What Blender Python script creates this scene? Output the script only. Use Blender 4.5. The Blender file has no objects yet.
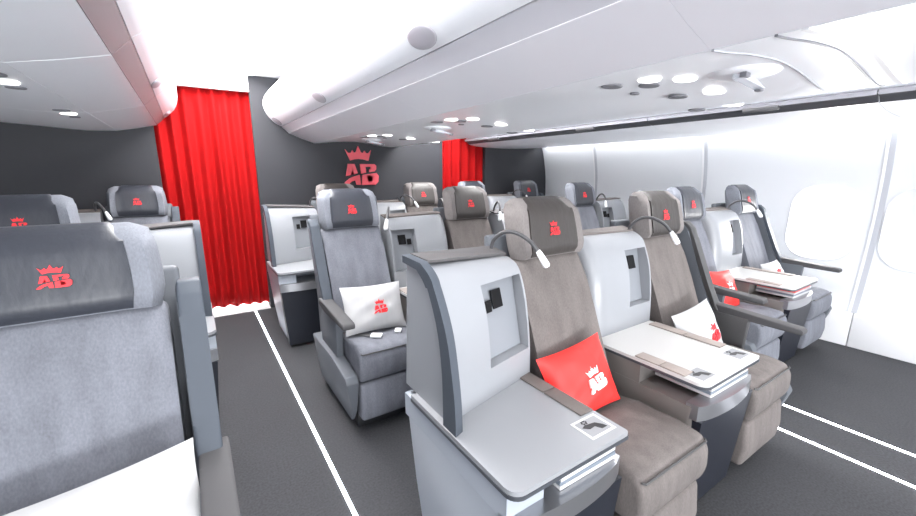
import bpy, bmesh, math, random
from mathutils import Vector, Matrix
random.seed(7)
C = bpy.context.scene.collection
SC = bpy.context.scene

# ------------------------------------------------------------------ camera
F_PX, CAM_H = 400.0, 1.30
VP = (188.0 - 458.0, 173.0 - 258.0)            # where the aisle lines meet, from the image centre
d = Vector((VP[0], -VP[1], -F_PX)).normalized()  # world +Y in camera space
x2 = -(F_PX ** 2 + VP[1] ** 2) / VP[0]
e = Vector((x2, -VP[1], -F_PX)).normalized()     # world +X in camera space
z = e.cross(d)
cam_data = bpy.data.cameras.new('camera')
cam_data.sensor_width = 36.0
cam_data.lens = F_PX / 916.0 * 36.0
cam_data.clip_start = 0.02
cam = bpy.data.objects.new('camera', cam_data)
C.objects.link(cam)
R = Matrix((e, d, z))                           # rows: world axes in camera space = camera-to-world
cam.matrix_world = Matrix.Translation((0, 0, CAM_H)) @ R.to_4x4()
SC.camera = cam

# ------------------------------------------------------------------ world, lights, exposure
w = bpy.data.worlds.new('world')
w.use_nodes = True
w.node_tree.nodes['Background'].inputs[0].default_value = (0.93, 0.96, 1.0, 1)
w.node_tree.nodes['Background'].inputs[1].default_value = 0.6
SC.world = w
SC.view_settings.view_transform = 'Standard'
SC.view_settings.look = 'None'
SC.view_settings.exposure = 0.5
SC.view_settings.gamma = 1.0
SC.view_settings.use_curve_mapping = False


def area_light(name, loc, rot, sx, sy, power, col=(1, 1, 1)):
    l = bpy.data.lights.new(name, 'AREA')
    l.shape = 'RECTANGLE'
    l.size, l.size_y = sx, sy
    l.energy = power
    l.color = col
    o = bpy.data.objects.new(name, l)
    o.location = loc
    o.rotation_euler = rot
    C.objects.link(o)
    return o


W_Y = 4.15
K_AISLE, K_FAR, K_COVE, K_WINDOW, K_READ = 6.5, 17.0, 12.0, 26.0, 2.5
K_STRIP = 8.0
# light of the cabin behind the camera (its ceiling lights), of an added low fill, and of the galley beyond the curtains
area_light('cabin_and_fill_light', (1.3, -2.2, 2.0), (math.radians(58), 0, 0), 4.2, 0.7, 25)
area_light('cabin_and_fill_light', (0.6, -4.6, 0.45), (math.radians(106), 0, math.radians(-3)), 4.6, 1.0, 350, (0.96, 0.98, 1.0))  # added softbox fill low behind the camera, no lamp of the cabin
area_light('galley_light', (0.2, 4.75, 1.9), (0, 0, 0), 0.8, 0.5, 120)

# ------------------------------------------------------------------ materials
MATS = {}


def mat(name, col, rough=0.5, metal=0.0, fabric=0.0, scale=400, var=0.0, vscale=6, emit=0.0, spec=0.5, coat=0.0, bump=0.0, bscale=30, alpha=1.0):
    m = bpy.data.materials.new(name)
    m.use_nodes = True
    nt = m.node_tree
    b = nt.nodes['Principled BSDF']
    c4 = (*col, 1)
    b.inputs['Base Color'].default_value = c4
    b.inputs['Roughness'].default_value = rough
    b.inputs['Metallic'].default_value = metal
    b.inputs['Specular IOR Level'].default_value = spec
    b.inputs['Coat Weight'].default_value = coat
    b.inputs['Alpha'].default_value = alpha
    if emit:
        b.inputs['Emission Color'].default_value = c4
        b.inputs['Emission Strength'].default_value = emit
    tc = nt.nodes.new('ShaderNodeTexCoord')
    if fabric or var:
        n1 = nt.nodes.new('ShaderNodeTexNoise')
        n1.inputs['Scale'].default_value = scale if fabric else vscale
        n1.inputs['Detail'].default_value = 3
        mp = nt.nodes.new('ShaderNodeMapping')
        if fabric:
            mp.inputs['Scale'].default_value = (1.0, 1.0, 0.35)
        nt.links.new(tc.outputs['Object'], mp.inputs['Vector'])
        nt.links.new(mp.outputs['Vector'], n1.inputs['Vector'])
        n2 = nt.nodes.new('ShaderNodeTexNoise')
        n2.inputs['Scale'].default_value = vscale
        n2.inputs['Detail'].default_value = 4
        mp2 = nt.nodes.new('ShaderNodeMapping')
        mp2.inputs['Scale'].default_value = (1.5, 1.0, 0.3) if fabric else (1, 1, 1)  # fabric streaks along z: heather pattern plus wrinkle shading put into the colour
        nt.links.new(tc.outputs['Object'], mp2.inputs['Vector'])
        nt.links.new(mp2.outputs['Vector'], n2.inputs['Vector'])
        mx = nt.nodes.new('ShaderNodeMath')
        mx.operation = 'MULTIPLY_ADD'
        mx.inputs[1].default_value = max(fabric, 0.0001)
        nt.links.new(n1.outputs['Fac'], mx.inputs[0])
        m2 = nt.nodes.new('ShaderNodeMath')
        m2.operation = 'MULTIPLY_ADD'
        m2.inputs[1].default_value = var
        m2.inputs[2].default_value = 1.0 - 0.5 * (fabric + var)
        nt.links.new(n2.outputs['Fac'], m2.inputs[0])
        nt.links.new(m2.outputs[0], mx.inputs[2])
        vm = nt.nodes.new('ShaderNodeVectorMath')
        vm.operation = 'SCALE'
        vm.inputs[0].default_value = col
        nt.links.new(mx.outputs[0], vm.inputs['Scale'])
        nt.links.new(vm.outputs[0], b.inputs['Base Color'])
        if fabric:
            bp = nt.nodes.new('ShaderNodeBump')
            bp.inputs['Strength'].default_value = 0.25
            bp.inputs['Distance'].default_value = 0.002
            nt.links.new(n1.outputs['Fac'], bp.inputs['Height'])
            nt.links.new(bp.outputs[0], b.inputs['Normal'])
    if bump:
        n3 = nt.nodes.new('ShaderNodeTexNoise')
        n3.inputs['Scale'].default_value = bscale
        n3.inputs['Detail'].default_value = 2
        mp = nt.nodes.new('ShaderNodeMapping')
        mp.inputs['Scale'].default_value = (1.6, 1.0, 0.5)
        nt.links.new(tc.outputs['Object'], mp.inputs['Vector'])
        nt.links.new(mp.outputs['Vector'], n3.inputs['Vector'])
        bp2 = nt.nodes.new('ShaderNodeBump')
        bp2.inputs['Strength'].default_value = bump
        bp2.inputs['Distance'].default_value = 0.012
        nt.links.new(n3.outputs['Fac'], bp2.inputs['Height'])
        if b.inputs['Normal'].links:
            nt.links.new(b.inputs['Normal'].links[0].from_socket, bp2.inputs['Normal'])
        nt.links.new(bp2.outputs[0], b.inputs['Normal'])
    MATS[name] = m
    return m


mat('fabric_warm', (0.122, 0.107, 0.103), 0.9, fabric=0.6, scale=260, var=0.75, vscale=14, bump=0.5, bscale=11)
mat('fabric_cool', (0.142, 0.149, 0.175), 0.9, fabric=0.6, scale=260, var=0.75, vscale=14, bump=0.5, bscale=11)
mat('fabric_bolster_warm', (0.17, 0.155, 0.152), 0.9, fabric=0.6, scale=260, var=0.2)
mat('fabric_bolster_cool', (0.16, 0.17, 0.198), 0.9, fabric=0.6, scale=260, var=0.2)
mat('leather_warm', (0.036, 0.031, 0.029), 0.45, fabric=0.25, scale=120, var=0.3, bump=0.25, bscale=14)
mat('leather_cool', (0.028, 0.031, 0.041), 0.42, fabric=0.25, scale=120, var=0.3, bump=0.25, bscale=14)
mat('shell_grey', (0.10, 0.109, 0.125), 0.6, spec=0.3, var=0.05)
mat('shell_dark', (0.05, 0.05, 0.052), 0.45, var=0.05)
mat('arm_grey', (0.07, 0.069, 0.073), 0.7, spec=0.2, var=0.05)
mat('plinth_black', (0.012, 0.013, 0.016), 0.5)
mat('console_white', (0.25, 0.26, 0.28), 0.38, var=0.03, coat=0.1)
mat('table_white', (0.245, 0.253, 0.27), 0.35, var=0.03)
mat('table_cream', (0.5, 0.495, 0.49), 0.35, var=0.03)
mat('edge_dark', (0.05, 0.055, 0.065), 0.4)
mat('trim_blue_grey', (0.06, 0.07, 0.087), 0.6, spec=0.25, var=0.05)
mat('panel_grey', (0.075, 0.072, 0.075), 0.75, fabric=0.3, scale=300)
mat('body_grey', (0.34, 0.37, 0.42), 0.35, var=0.05)
mat('body_bronze', (0.27, 0.25, 0.24), 0.28, metal=0.6, var=0.1)
mat('silver', (0.36, 0.365, 0.385), 0.3, metal=0.85)
mat('navy', (0.009, 0.011, 0.018), 0.45)
mat('pad_brown', (0.125, 0.108, 0.102), 0.7, fabric=0.25, scale=300)
mat('pad_beige', (0.29, 0.25, 0.23), 0.7, fabric=0.15, scale=300)
mat('niche_grey', (0.2, 0.212, 0.235), 0.5)
mat('socket_black', (0.004, 0.004, 0.005), 0.6, spec=0.2)
mat('tube_grey', (0.06, 0.06, 0.065), 0.4)
mat('lamp_white', (0.85, 0.86, 0.88), 0.3)
mat('red_emblem', (0.75, 0.02, 0.03), 0.5)
mat('white_emblem', (0.9, 0.88, 0.88), 0.6)
mat('wall_emblem', (0.78, 0.09, 0.12), 0.35)
mat('pillow_white', (0.43, 0.43, 0.44), 0.8, var=0.06, bump=0.5, bscale=7)
mat('pillow_red', (0.68, 0.022, 0.018), 0.55, var=0.08, bump=0.5, bscale=7)
mat('curtain_red', (0.34, 0.004, 0.005), 0.85, spec=0.15, var=0.1, vscale=5)
mat('bulkhead', (0.022, 0.023, 0.029), 0.65, var=0.06, vscale=3)
mat('carpet', (0.04, 0.041, 0.046), 0.95, fabric=1.3, scale=110, var=0.3, vscale=3)
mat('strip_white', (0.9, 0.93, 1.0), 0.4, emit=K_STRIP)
mat('bin_white', (0.91, 0.93, 0.97), 0.36, var=0.02, coat=0.1)
mat('bin_face', (0.82, 0.82, 0.87), 0.4, var=0.02)
mat('bin_rail', (0.24, 0.24, 0.27), 0.45, var=0.02)
mat('bin_lip', (0.5, 0.5, 0.54), 0.45, var=0.02)
mat('rail_taupe', (0.25, 0.22, 0.23), 0.45, var=0.02)
mat('groove_dark', (0.06, 0.063, 0.072), 0.5)
mat('vent_grey', (0.18, 0.18, 0.2), 0.4)
mat('latch_grey', (0.42, 0.41, 0.45), 0.35)
mat('sidewall', (0.68, 0.695, 0.725), 0.5, var=0.03, vscale=2)
mat('sidewall_seam', (0.45, 0.46, 0.5), 0.5)
mat('white_paint', (0.78, 0.78, 0.80), 0.5)
mat('paper_white', (0.55, 0.55, 0.565), 0.5)
mat('paper_blue', (0.16, 0.19, 0.23), 0.45)
mat('paper_red', (0.7, 0.08, 0.08), 0.45)
mat('card_white', (0.55, 0.55, 0.56), 0.4)
mat('ink_black', (0.015, 0.015, 0.018), 0.5)
mat('ink_grey', (0.26, 0.265, 0.28), 0.5)
mat('belt_grey', (0.10, 0.10, 0.105), 0.7)
mat('light_aisle', (1.0, 0.985, 0.97), 0.5, emit=K_AISLE)
mat('light_aisle_far', (1.0, 0.985, 0.97), 0.5, emit=K_FAR)
mat('light_cove', (0.97, 0.985, 1.0), 0.5, emit=K_COVE)
mat('light_read', (1.0, 0.98, 0.95), 0.5, emit=K_READ)
mat('light_window', (1.0, 0.985, 0.96), 0.5, emit=K_WINDOW)
g = mat('clear_plastic', (0.8, 0.84, 0.9), 0.15, alpha=0.55)

# ------------------------------------------------------------------ mesh helpers
CACHE = {}


def finish(bm, name, smooth=True, angle=40):
    bmesh.ops.recalc_face_normals(bm, faces=bm.faces[:])
    me = bpy.data.meshes.new(name)
    bm.to_mesh(me)
    bm.free()
    if smooth:
        me.polygons.foreach_set('use_smooth', [True] * len(me.polygons))
        me.set_sharp_from_angle(angle=math.radians(angle))
    return me


def place(name, me, material, parent=None, loc=None, rot=None, scale=None):
    o = bpy.data.objects.new(name, me)
    C.objects.link(o)
    if material and not me.materials:
        me.materials.append(MATS[material])
    if parent:
        o.parent = parent
    if loc is not None:
        o.location = loc
    if rot is not None:
        o.rotation_euler = rot
    if scale is not None:
        o.scale = (scale,) * 3 if isinstance(scale, (int, float)) else scale
    return o


def part(name, key, builder, material, parent=None, **kw):
    k = (key, material)
    if k not in CACHE:
        CACHE[k] = finish(builder(), name)
    return place(name, CACHE[k], material, parent, **kw)


def thing(name, label, cat, loc=(0, 0, 0), rot=(0, 0, 0), group=None):
    o = bpy.data.objects.new(name, None)
    o.empty_display_size = 0.1
    C.objects.link(o)
    o.location = loc
    o.rotation_euler = rot
    tag(o, label, cat, group)
    return o


def tag(o, label, cat, group=None):
    o['label'] = label
    o['category'] = cat
    if group:
        o['group'] = group
    return o


def struct(o):
    o['kind'] = 'structure'
    return o


def bevel(bm, r, segs=3, geom=None):
    if r > 0:
        bmesh.ops.bevel(bm, geom=geom or bm.edges[:], offset=r, segments=segs, profile=0.5, affect='EDGES', clamp_overlap=True)


def add_poly_prism(bm, pts3, vec):
    """closed polygon (3D points) extruded along vec"""
    a = [bm.verts.new(p) for p in pts3]
    b = [bm.verts.new(Vector(p) + Vector(vec)) for p in pts3]
    n = len(a)
    bm.faces.new(a)
    bm.faces.new(b[::-1])
    for i in range(n):
        bm.faces.new((a[i], b[i], b[(i + 1) % n], a[(i + 1) % n]))
    return bm


def prism_x(poly, x0, x1, r=0.0, segs=3):      # poly of (y,z)
    bm = bmesh.new()
    add_poly_prism(bm, [(x0, p[0], p[1]) for p in poly], (x1 - x0, 0, 0))
    bevel(bm, r, segs)
    return bm


def prism_y(poly, y0, y1, r=0.0, segs=3):      # poly of (x,z)
    bm = bmesh.new()
    add_poly_prism(bm, [(p[0], y0, p[1]) for p in poly], (0, y1 - y0, 0))
    bevel(bm, r, segs)
    return bm


def prism_z(poly, z0, z1, r=0.0, segs=2):      # poly of (x,y)
    bm = bmesh.new()
    add_poly_prism(bm, [(p[0], p[1], z0) for p in poly], (0, 0, z1 - z0))
    bevel(bm, r, segs)
    return bm


def box(x0, x1, y0, y1, z0, z1, r=0.0, segs=2):
    return prism_z([(x0, y0), (x1, y0), (x1, y1), (x0, y1)], z0, z1, r, segs)


def round_rect(cx, cy, w, h, r, n=6):
    out = []
    for qx, qy, a0 in ((1, 1, 0), (-1, 1, 90), (-1, -1, 180), (1, -1, 270)):
        for i in range(n + 1):
            a = math.radians(a0 + 90 * i / n)
            out.append((cx + qx * (w / 2 - r) + r * math.cos(a), cy + qy * (h / 2 - r) + r * math.sin(a)))
    return out


def spline(pts, n=6):
    """Catmull-Rom through the points"""
    P = [Vector(p) for p in pts]
    P = [2 * P[0] - P[1]] + P + [2 * P[-1] - P[-2]]
    out = []
    for i in range(1, len(P) - 2):
        for k in range(n):
            t = k / n
            a, b, c, dd = P[i - 1], P[i], P[i + 1], P[i + 2]
            out.append(0.5 * ((2 * b) + (c - a) * t + (2 * a - 5 * b + 4 * c - dd) * t * t + (3 * b - a - 3 * c + dd) * t ** 3))
    out.append(P[-2])
    return out


def tube(path, rad, sides=10, radii=None):
    bm = bmesh.new()
    P = [Vector(p) for p in path]
    rings = []
    up = Vector((0.3, 0.2, 1)).normalized()
    for i, p in enumerate(P):
        t = (P[min(i + 1, len(P) - 1)] - P[max(i - 1, 0)]).normalized()
        a = t.cross(up)
        if a.length < 1e-3:
            a = t.cross(Vector((1, 0, 0)))
        a.normalize()
        b = t.cross(a)
        rr = radii[i] if radii else rad
        rings.append([bm.verts.new(p + rr * (math.cos(q) * a + math.sin(q) * b)) for q in [2 * math.pi * k / sides for k in range(sides)]])
    for r0, r1 in zip(rings, rings[1:]):
        for k in range(sides):
            bm.faces.new((r0[k], r0[(k + 1) % sides], r1[(k + 1) % sides], r1[k]))
    bm.faces.new(rings[0][::-1])
    bm.faces.new(rings[-1])
    return bm


def strip_y(poly, thick, y0, y1, side=1):
    """a sheet following an (x,z) polyline, with thickness, running along y"""
    P = [Vector((p[0], p[1])) for p in poly]
    off = []
    for i in range(len(P)):
        t = (P[min(i + 1, len(P) - 1)] - P[max(i - 1, 0)]).normalized()
        off.append(P[i] + side * thick * Vector((-t.y, t.x)))
    pts = [(p.x, p.y) for p in P] + [(p.x, p.y) for p in reversed(off)]
    # quads instead of one concave ngon at the ends
    bm = bmesh.new()
    n = len(P)
    rows = []
    for yy in (y0, y1):
        rows.append(([bm.verts.new((p.x, yy, p.y)) for p in P], [bm.verts.new((p.x, yy, p.y)) for p in off]))
    (a0, b0), (a1, b1) = rows
    for i in range(n - 1):
        bm.faces.new((a0[i], a0[i + 1], a1[i + 1], a1[i]))
        bm.faces.new((b0[i], b1[i], b1[i + 1], b0[i + 1]))
        bm.faces.new((a0[i], b0[i], b0[i + 1], a0[i + 1]))
        bm.faces.new((a1[i], a1[i + 1], b1[i + 1], b1[i]))
    bm.faces.new((a0[0], a1[0], b1[0], b0[0]))
    bm.faces.new((a0[-1], b0[-1], b1[-1], a1[-1]))
    return bm


def sm2(pts, n=5):
    return [(p.x, p.y) for p in spline([(a, b, 0) for a, b in pts], n)]


def mirror(bm):
    for v in bm.verts:
        v.co.x = -v.co.x
    return bm


def boolean_cut(bm_a, bm_b):
    oa = bpy.data.objects.new('tmp_a', finish(bm_a, 'tmp_a', False))
    ob = bpy.data.objects.new('tmp_b', finish(bm_b, 'tmp_b', False))
    C.objects.link(oa)
    C.objects.link(ob)
    md = oa.modifiers.new('cut', 'BOOLEAN')
    md.object = ob
    md.operation = 'DIFFERENCE'
    md.solver = 'EXACT'
    dg = bpy.context.evaluated_depsgraph_get()
    me = bpy.data.meshes.new_from_object(oa.evaluated_get(dg))
    out = bmesh.new()
    out.from_mesh(me)
    bpy.data.objects.remove(oa)
    bpy.data.objects.remove(ob)
    bpy.data.meshes.remove(me)
    return out


# ------------------------------------------------------------------ crowned emblem (flat letters A and B under a crown)
EMB = [
    [(122, 98), (150, 128), (176, 128), (190, 103), (204, 127), (222, 120), (245, 65), (270, 120), (290, 127), (306, 105), (320, 127), (344, 126), (370, 98),
     (340, 195), (296, 184), (250, 180), (206, 184), (165, 195)],
    [(142, 225), (205, 225), (232, 308), (196, 319), (180, 272), (160, 326), (119, 334)],
    [(90, 413), (112, 384), (150, 356), (200, 335), (250, 323), (258, 414), (214, 412), (208, 372), (170, 382), (135, 413)],
    [(255, 225), (398, 225), (416, 240), (415, 272), (396, 292), (345, 299), (345, 272), (362, 268), (364, 250), (308, 250), (312, 303), (264, 312)],
    [(272, 326), (322, 317), (326, 386), (366, 386), (374, 372), (374, 345), (366, 338), (322, 340), (322, 317), (418, 306), (438, 334), (432, 388), (402, 415), (268, 415)],
]


def emblem_bm(thick=0.02, surf=None):
    bm = bmesh.new()
    for poly in EMB:
        pts = [((x - 264) / 340.0, (240 - y) / 340.0) for x, y in poly]
        vs = [bm.verts.new((x, 0, yy)) for x, yy in pts]
        f = bm.faces.new(vs)
    bmesh.ops.triangulate(bm, faces=bm.faces[:], ngon_method='EAR_CLIP')
    bmesh.ops.recalc_face_normals(bm, faces=bm.faces[:])
    r = bmesh.ops.extrude_face_region(bm, geom=bm.faces[:])
    bmesh.ops.translate(bm, verts=[v for v in r['geom'] if isinstance(v, bmesh.types.BMVert)], vec=(0, -thick, 0))
    return bm


# ------------------------------------------------------------------ seat
HW = 0.19      # half width of the upholstery


def curve_pts(pts, n=4):
    return [(p.x, p.y) for p in spline([(a, b, 0) for a, b in pts], n)]


def seat_cushion_bm():
    poly = [(0.012, 0.285), (-0.008, 0.34), (-0.006, 0.41), (0.02, 0.452), (0.10, 0.462), (0.25, 0.45), (0.40, 0.43), (0.44, 0.29)]
    bm = prism_x(poly, -HW, HW, 0.022, 3)
    return bm


def leg_rest_bm():
    return prism_x([(0.015, 0.07), (0.0, 0.16), (0.012, 0.28), (0.10, 0.28), (0.10, 0.07)], -HW + 0.005, HW - 0.005, 0.02, 3)


def backrest_bm():
    front = [(0.335, 0.42), (0.385, 0.52), (0.425, 0.62), (0.475, 0.75), (0.53, 0.88), (0.575, 0.99)]
    back = [(0.65, 0.985), (0.60, 0.86), (0.54, 0.70), (0.49, 0.56), (0.44, 0.42)]
    return prism_x(front + back, -HW + 0.012, HW - 0.012, 0.025, 3)


def headrest_bm(w=0.178, off=0.0, z0=0.985, z1=1.205, bolster=True):
    """upright rounded block; the outer thirds come forward a little like wings"""
    bm = bmesh.new()
    nx, nz = 18, 10
    front, back = {}, {}
    for i in range(nx + 1):
        u = -1 + 2 * i / nx
        for j in range(nz + 1):
            v = j / nz
            taper = 1.0 - 0.10 * max(0, v - 0.35) ** 1.5 / 0.52 - 0.05 * max(0, 0.2 - v) / 0.2
            x = u * w * taper
            zz = z0 + (z1 - z0) * v - 0.018 * max(0, abs(u) - 0.8) / 0.2 * (1 if v > 0.8 else 0)
            ctr = 0.575 + 0.05 * v
            lip = 0.045 * max(0, v - 0.72) ** 2 / 0.08 + 0.02 * max(0, 0.12 - v) / 0.12
            wing = -0.014 * max(0, abs(x / 0.178) - 0.6) / 0.4
            edge = 0.05 * max(0, abs(x / 0.178) - 0.9) / 0.1
            front[i, j] = bm.verts.new((x, ctr - 0.035 + lip + wing + edge - off, zz))
            back[i, j] = bm.verts.new((x, ctr + 0.06 - 0.5 * lip - edge * 0.6, zz))
    for i in range(nx):
        for j in range(nz):
            bm.faces.new((front[i, j], front[i + 1, j], front[i + 1, j + 1], front[i, j + 1]))
            bm.faces.new((back[i, j], back[i, j + 1], back[i + 1, j + 1], back[i + 1, j]))
    for i in range(nx):
        bm.faces.new((front[i, 0], back[i, 0], back[i + 1, 0], front[i + 1, 0]))
        bm.faces.new((front[i, nz], front[i + 1, nz], back[i + 1, nz], back[i, nz]))
    for j in range(nz):
        bm.faces.new((front[0, j], front[0, j + 1], back[0, j + 1], back[0, j]))
        bm.faces.new((front[nx, j], back[nx, j], back[nx, j + 1], front[nx, j + 1]))
    return bm


def headrest_cover_bm():
    return headrest_bm(0.124, 0.006, 0.99, 1.209)


def shell_bm():
    poly = [(0.50, 0.05), (0.47, 0.40), (0.56, 0.62), (0.66, 0.90), (0.70, 1.06), (0.74, 1.06), (0.72, 0.90), (0.66, 0.55), (0.66, 0.05)]
    return prism_x(poly, -0.205, 0.205, 0.012, 2)


def wing_bm(s):
    """side wing beside the backrest"""
    poly = [(0.345, 0.56), (0.40, 0.66), (0.46, 0.80), (0.515, 0.93), (0.53, 1.0), (0.56, 1.03), (0.62, 1.03), (0.68, 0.98), (0.62, 0.80), (0.56, 0.62), (0.53, 0.50), (0.36, 0.50)]
    x0, x1 = (0.197, 0.228)
    bm = prism_x(poly, x0, x1, 0.008, 2)
    return bm if s > 0 else mirror(bm)


def wing_trim_bm(s):
    poly = [(0.335, 0.60), (0.39, 0.70), (0.45, 0.84), (0.50, 0.96), (0.52, 1.015), (0.555, 1.045), (0.60, 1.045), (0.60, 1.03), (0.56, 1.028), (0.535, 1.0),
            (0.52, 0.95), (0.47, 0.83), (0.41, 0.69), (0.36, 0.60)]
    bm = prism_x(poly, 0.2, 0.25, 0.011, 3)
    return bm if s > 0 else mirror(bm)


def armrest_bm(s):
    poly = [(-0.01, 0.585), (-0.012, 0.605), (0.0, 0.615), (0.30, 0.632), (0.40, 0.64), (0.42, 0.60), (0.30, 0.59)]
    bm = prism_x(poly, 0.203, 0.263, 0.007, 2)
    return bm if s > 0 else mirror(bm)


def arm_post_bm(s):
    poly = [(0.22, 0.30), (0.20, 0.60), (0.42, 0.60), (0.50, 0.50), (0.50, 0.30)]
    bm = prism_x(poly, 0.2, 0.236, 0.006, 2)
    return bm if s > 0 else mirror(bm)


def side_panel_bm(s):
    bm = bmesh.new()
    top = [(0.0, 0.30), (0.02, 0.335), (0.22, 0.36), (0.62, 0.36), (0.66, 0.05), (0.10, 0.05), (0.05, 0.12)]
    add_poly_prism(bm, [(0.197, y, zz) for y, zz in top], (0.064, 0, 0))
    for v in bm.verts:
        if v.co.x > 0.22 and v.co.z < 0.2:
            v.co.x -= 0.045
    bevel(bm, 0.007, 2)
    return bm if s > 0 else mirror(bm)


def plinth_bm():
    return box(-0.185, 0.205, 0.09, 0.62, 0.0, 0.09, 0.006)


def belt_bm():
    bm = bmesh.new()
    for a, b in (((-0.16, 0.30, 0.452), (-0.06, 0.13, 0.4645)), ((0.16, 0.30, 0.452), (0.07, 0.14, 0.4645))):
        a, b = Vector(a), Vector(b)
        t = (b - a).normalized()
        nrm = Vector((-t.y, t.x, 0)).normalized() * 0.013
        q = [a - nrm, a + nrm, b + nrm, b - nrm]
        add_poly_prism(bm, q, (0, 0, 0.003))
    return bm


def buckle_bm():
    return box(-0.022, 0.022, -0.03, 0.03, 0, 0.012, 0.004)


EMB_TILT = -0.12


def build_seat(x, y, label, tone='warm', arm=0, group='reclining cabin seats', belt=False, rotz=0):
    t = thing('cabin_seat', label, 'seat', (x, y, 0), (0, 0, rotz), group)
    f, bo, le = 'fabric_' + tone, 'fabric_bolster_' + tone, 'leather_' + tone
    part('plinth', 'plinth', plinth_bm, 'plinth_black', t)
    cu = part('seat_cushion', 'cushion', seat_cushion_bm, f, t)
    part('piping', 'piping', lambda: tube([(-0.178, 0.012, 0.44), (-0.17, 0.004, 0.437), (0.17, 0.004, 0.437), (0.178, 0.012, 0.44)], 0.0035, 8), 'shell_dark', cu)
    part('leg_rest', 'legrest', leg_rest_bm, f, t)
    part('backrest', 'backrest', backrest_bm, f, t)
    part('back_shell', 'shell', shell_bm, 'shell_grey', t)
    h = part('headrest', 'headrest', headrest_bm, bo, t)
    part('headrest_cover', 'cover', headrest_cover_bm, le, h)
    em = part('emblem', 'emblem', emblem_bm, 'red_emblem', h, loc=(0, 0.5545, 1.095), rot=(-0.22, 0, 0), scale=0.054)
    em['label'] = 'red crowned emblem stitched on the headrest'
    for s in ((-1, 1) if arm == 2 else (arm,) if arm else ()):
        part('side_wing', 'wing%d' % s, lambda: wing_bm(s), 'shell_grey', t)
        part('wing_trim', 'wingtrim%d' % s, lambda: wing_trim_bm(s), 'shell_dark' if tone == 'warm' else 'trim_blue_grey', t)
        part('armrest', 'arm%d' % s, lambda: armrest_bm(s), 'arm_grey', t)
        part('arm_post', 'armpost%d' % s, lambda: arm_post_bm(s), 'shell_dark' if tone == 'warm' else 'shell_grey', t)
        part('side_panel', 'side%d' % s, lambda: side_panel_bm(s), 'shell_grey', t)
    if belt:
        b = part('seat_belt', 'belt', belt_bm, 'belt_grey', t)
        part('buckle', 'buckle', buckle_bm, 'lamp_white', b, loc=(-0.05, 0.125, 0.465), rot=(0, 0, 0.9))
        part('buckle', 'buckle', buckle_bm, 'lamp_white', b, loc=(0.075, 0.13, 0.465), rot=(0, 0, -0.6), scale=(0.8, 0.8, 0.8))
    return t


# ------------------------------------------------------------------ console with privacy hood and table
CW = 0.21
TRIM = [(0.245, 0.60), (0.25, 0.68), (0.265, 0.77), (0.29, 0.87), (0.335, 0.96), (0.375, 1.012), (0.43, 1.042)]
OUT = [(0.296, 0.60), (0.297, 0.68), (0.302, 0.77), (0.322, 0.87), (0.36, 0.955), (0.395, 1.005), (0.44, 1.036)]
INN = [(0.395, 0.60), (0.398, 0.68), (0.408, 0.77), (0.428, 0.87), (0.455, 0.945), (0.485, 0.985), (0.53, 1.002)]


OUT_M = [(0.455, 0.60), (0.458, 0.68), (0.465, 0.77), (0.482, 0.87), (0.515, 0.955), (0.55, 1.005), (0.585, 1.03)]
INN_M = [(0.46, 0.60), (0.463, 0.68), (0.47, 0.77), (0.487, 0.87), (0.515, 0.95), (0.54, 0.995), (0.58, 1.02)]


def hood_y(x, zz, mid=False):
    def f(prof):
        for (y0, z0), (y1, z1) in zip(prof, prof[1:]):
            if z0 <= zz <= z1:
                return y0 + (y1 - y0) * (zz - z0) / (z1 - z0)
        return prof[-1][0]
    k = (x + CW) / (2 * CW)
    return f(OUT_M if mid else OUT) * (1 - k) + f(INN_M if mid else INN) * k


def hood_bm(m, aisle):
    out = curve_pts(OUT if aisle else OUT_M, 3)
    inn = curve_pts(INN if aisle else INN_M, 3)
    n = len(out)
    bm = bmesh.new()
    cols = []
    xs = [-0.19, -0.12,] if aisle else [-0.208, -0.205, -0.195, -0.178, -0.155, -0.12,]
    xs += [ -0.04, 0.05, 0.14, 0.2, 0.21]
    for x in xs:
        k = (x + CW) / (2 * CW)
        rd = 0.0 if aisle else 0.055 * (1 - math.sqrt(max(0.0, 1 - (max(0.0, -x - 0.148) / 0.06) ** 2)))
        col = [bm.verts.new((x, out[i][0] * (1 - k) + inn[i][0] * k + rd, out[i][1] * (1 - k) + inn[i][1] * k)) for i in range(n)]
        yb = 0.54 + 0.09 * k if aisle else 0.655
        col.append(bm.verts.new((x, yb, 1.05)) if k < 2 else None)
        col[-1].co.z = 1.044 * (1 - k) + 1.012 * k if aisle else 1.035
        col.append(bm.verts.new((x, yb + 0.03, 0.60)))
        cols.append(col)
    for a, b in zip(cols, cols[1:]):
        for i in range(len(a)):
            j = (i + 1) % len(a)
            bm.faces.new((a[i], b[i], b[j], a[j]))
    bm.faces.new(cols[0][::-1])
    bm.faces.new(cols[-1])
    cut = bmesh.new()
    vs = []
    for x in (-0.005 if aisle else 0.04, 0.2):
        for zz in (0.70, 0.955):
            yf = hood_y(x, zz, not aisle)
            vs.append(cut.verts.new((x, yf - 0.08, zz)))
            vs.append(cut.verts.new((x, yf + 0.042, zz)))
    bmesh.ops.convex_hull(cut, input=cut.verts[:])
    bm = boolean_cut(bm, cut)
    return mirror(bm) if m else bm


def niche_back_bm(m, mid):
    bm = bmesh.new()
    q = []
    for x, zz in ((0.042 if mid else -0.003, 0.703), (0.198, 0.703), (0.198, 0.952), (0.042 if mid else -0.003, 0.952)):
        q.append((x, hood_y(x, zz, mid) + 0.0385, zz))
    add_poly_prism(bm, q, (0, 0.003, 0))
    return mirror(bm) if m else bm


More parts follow.
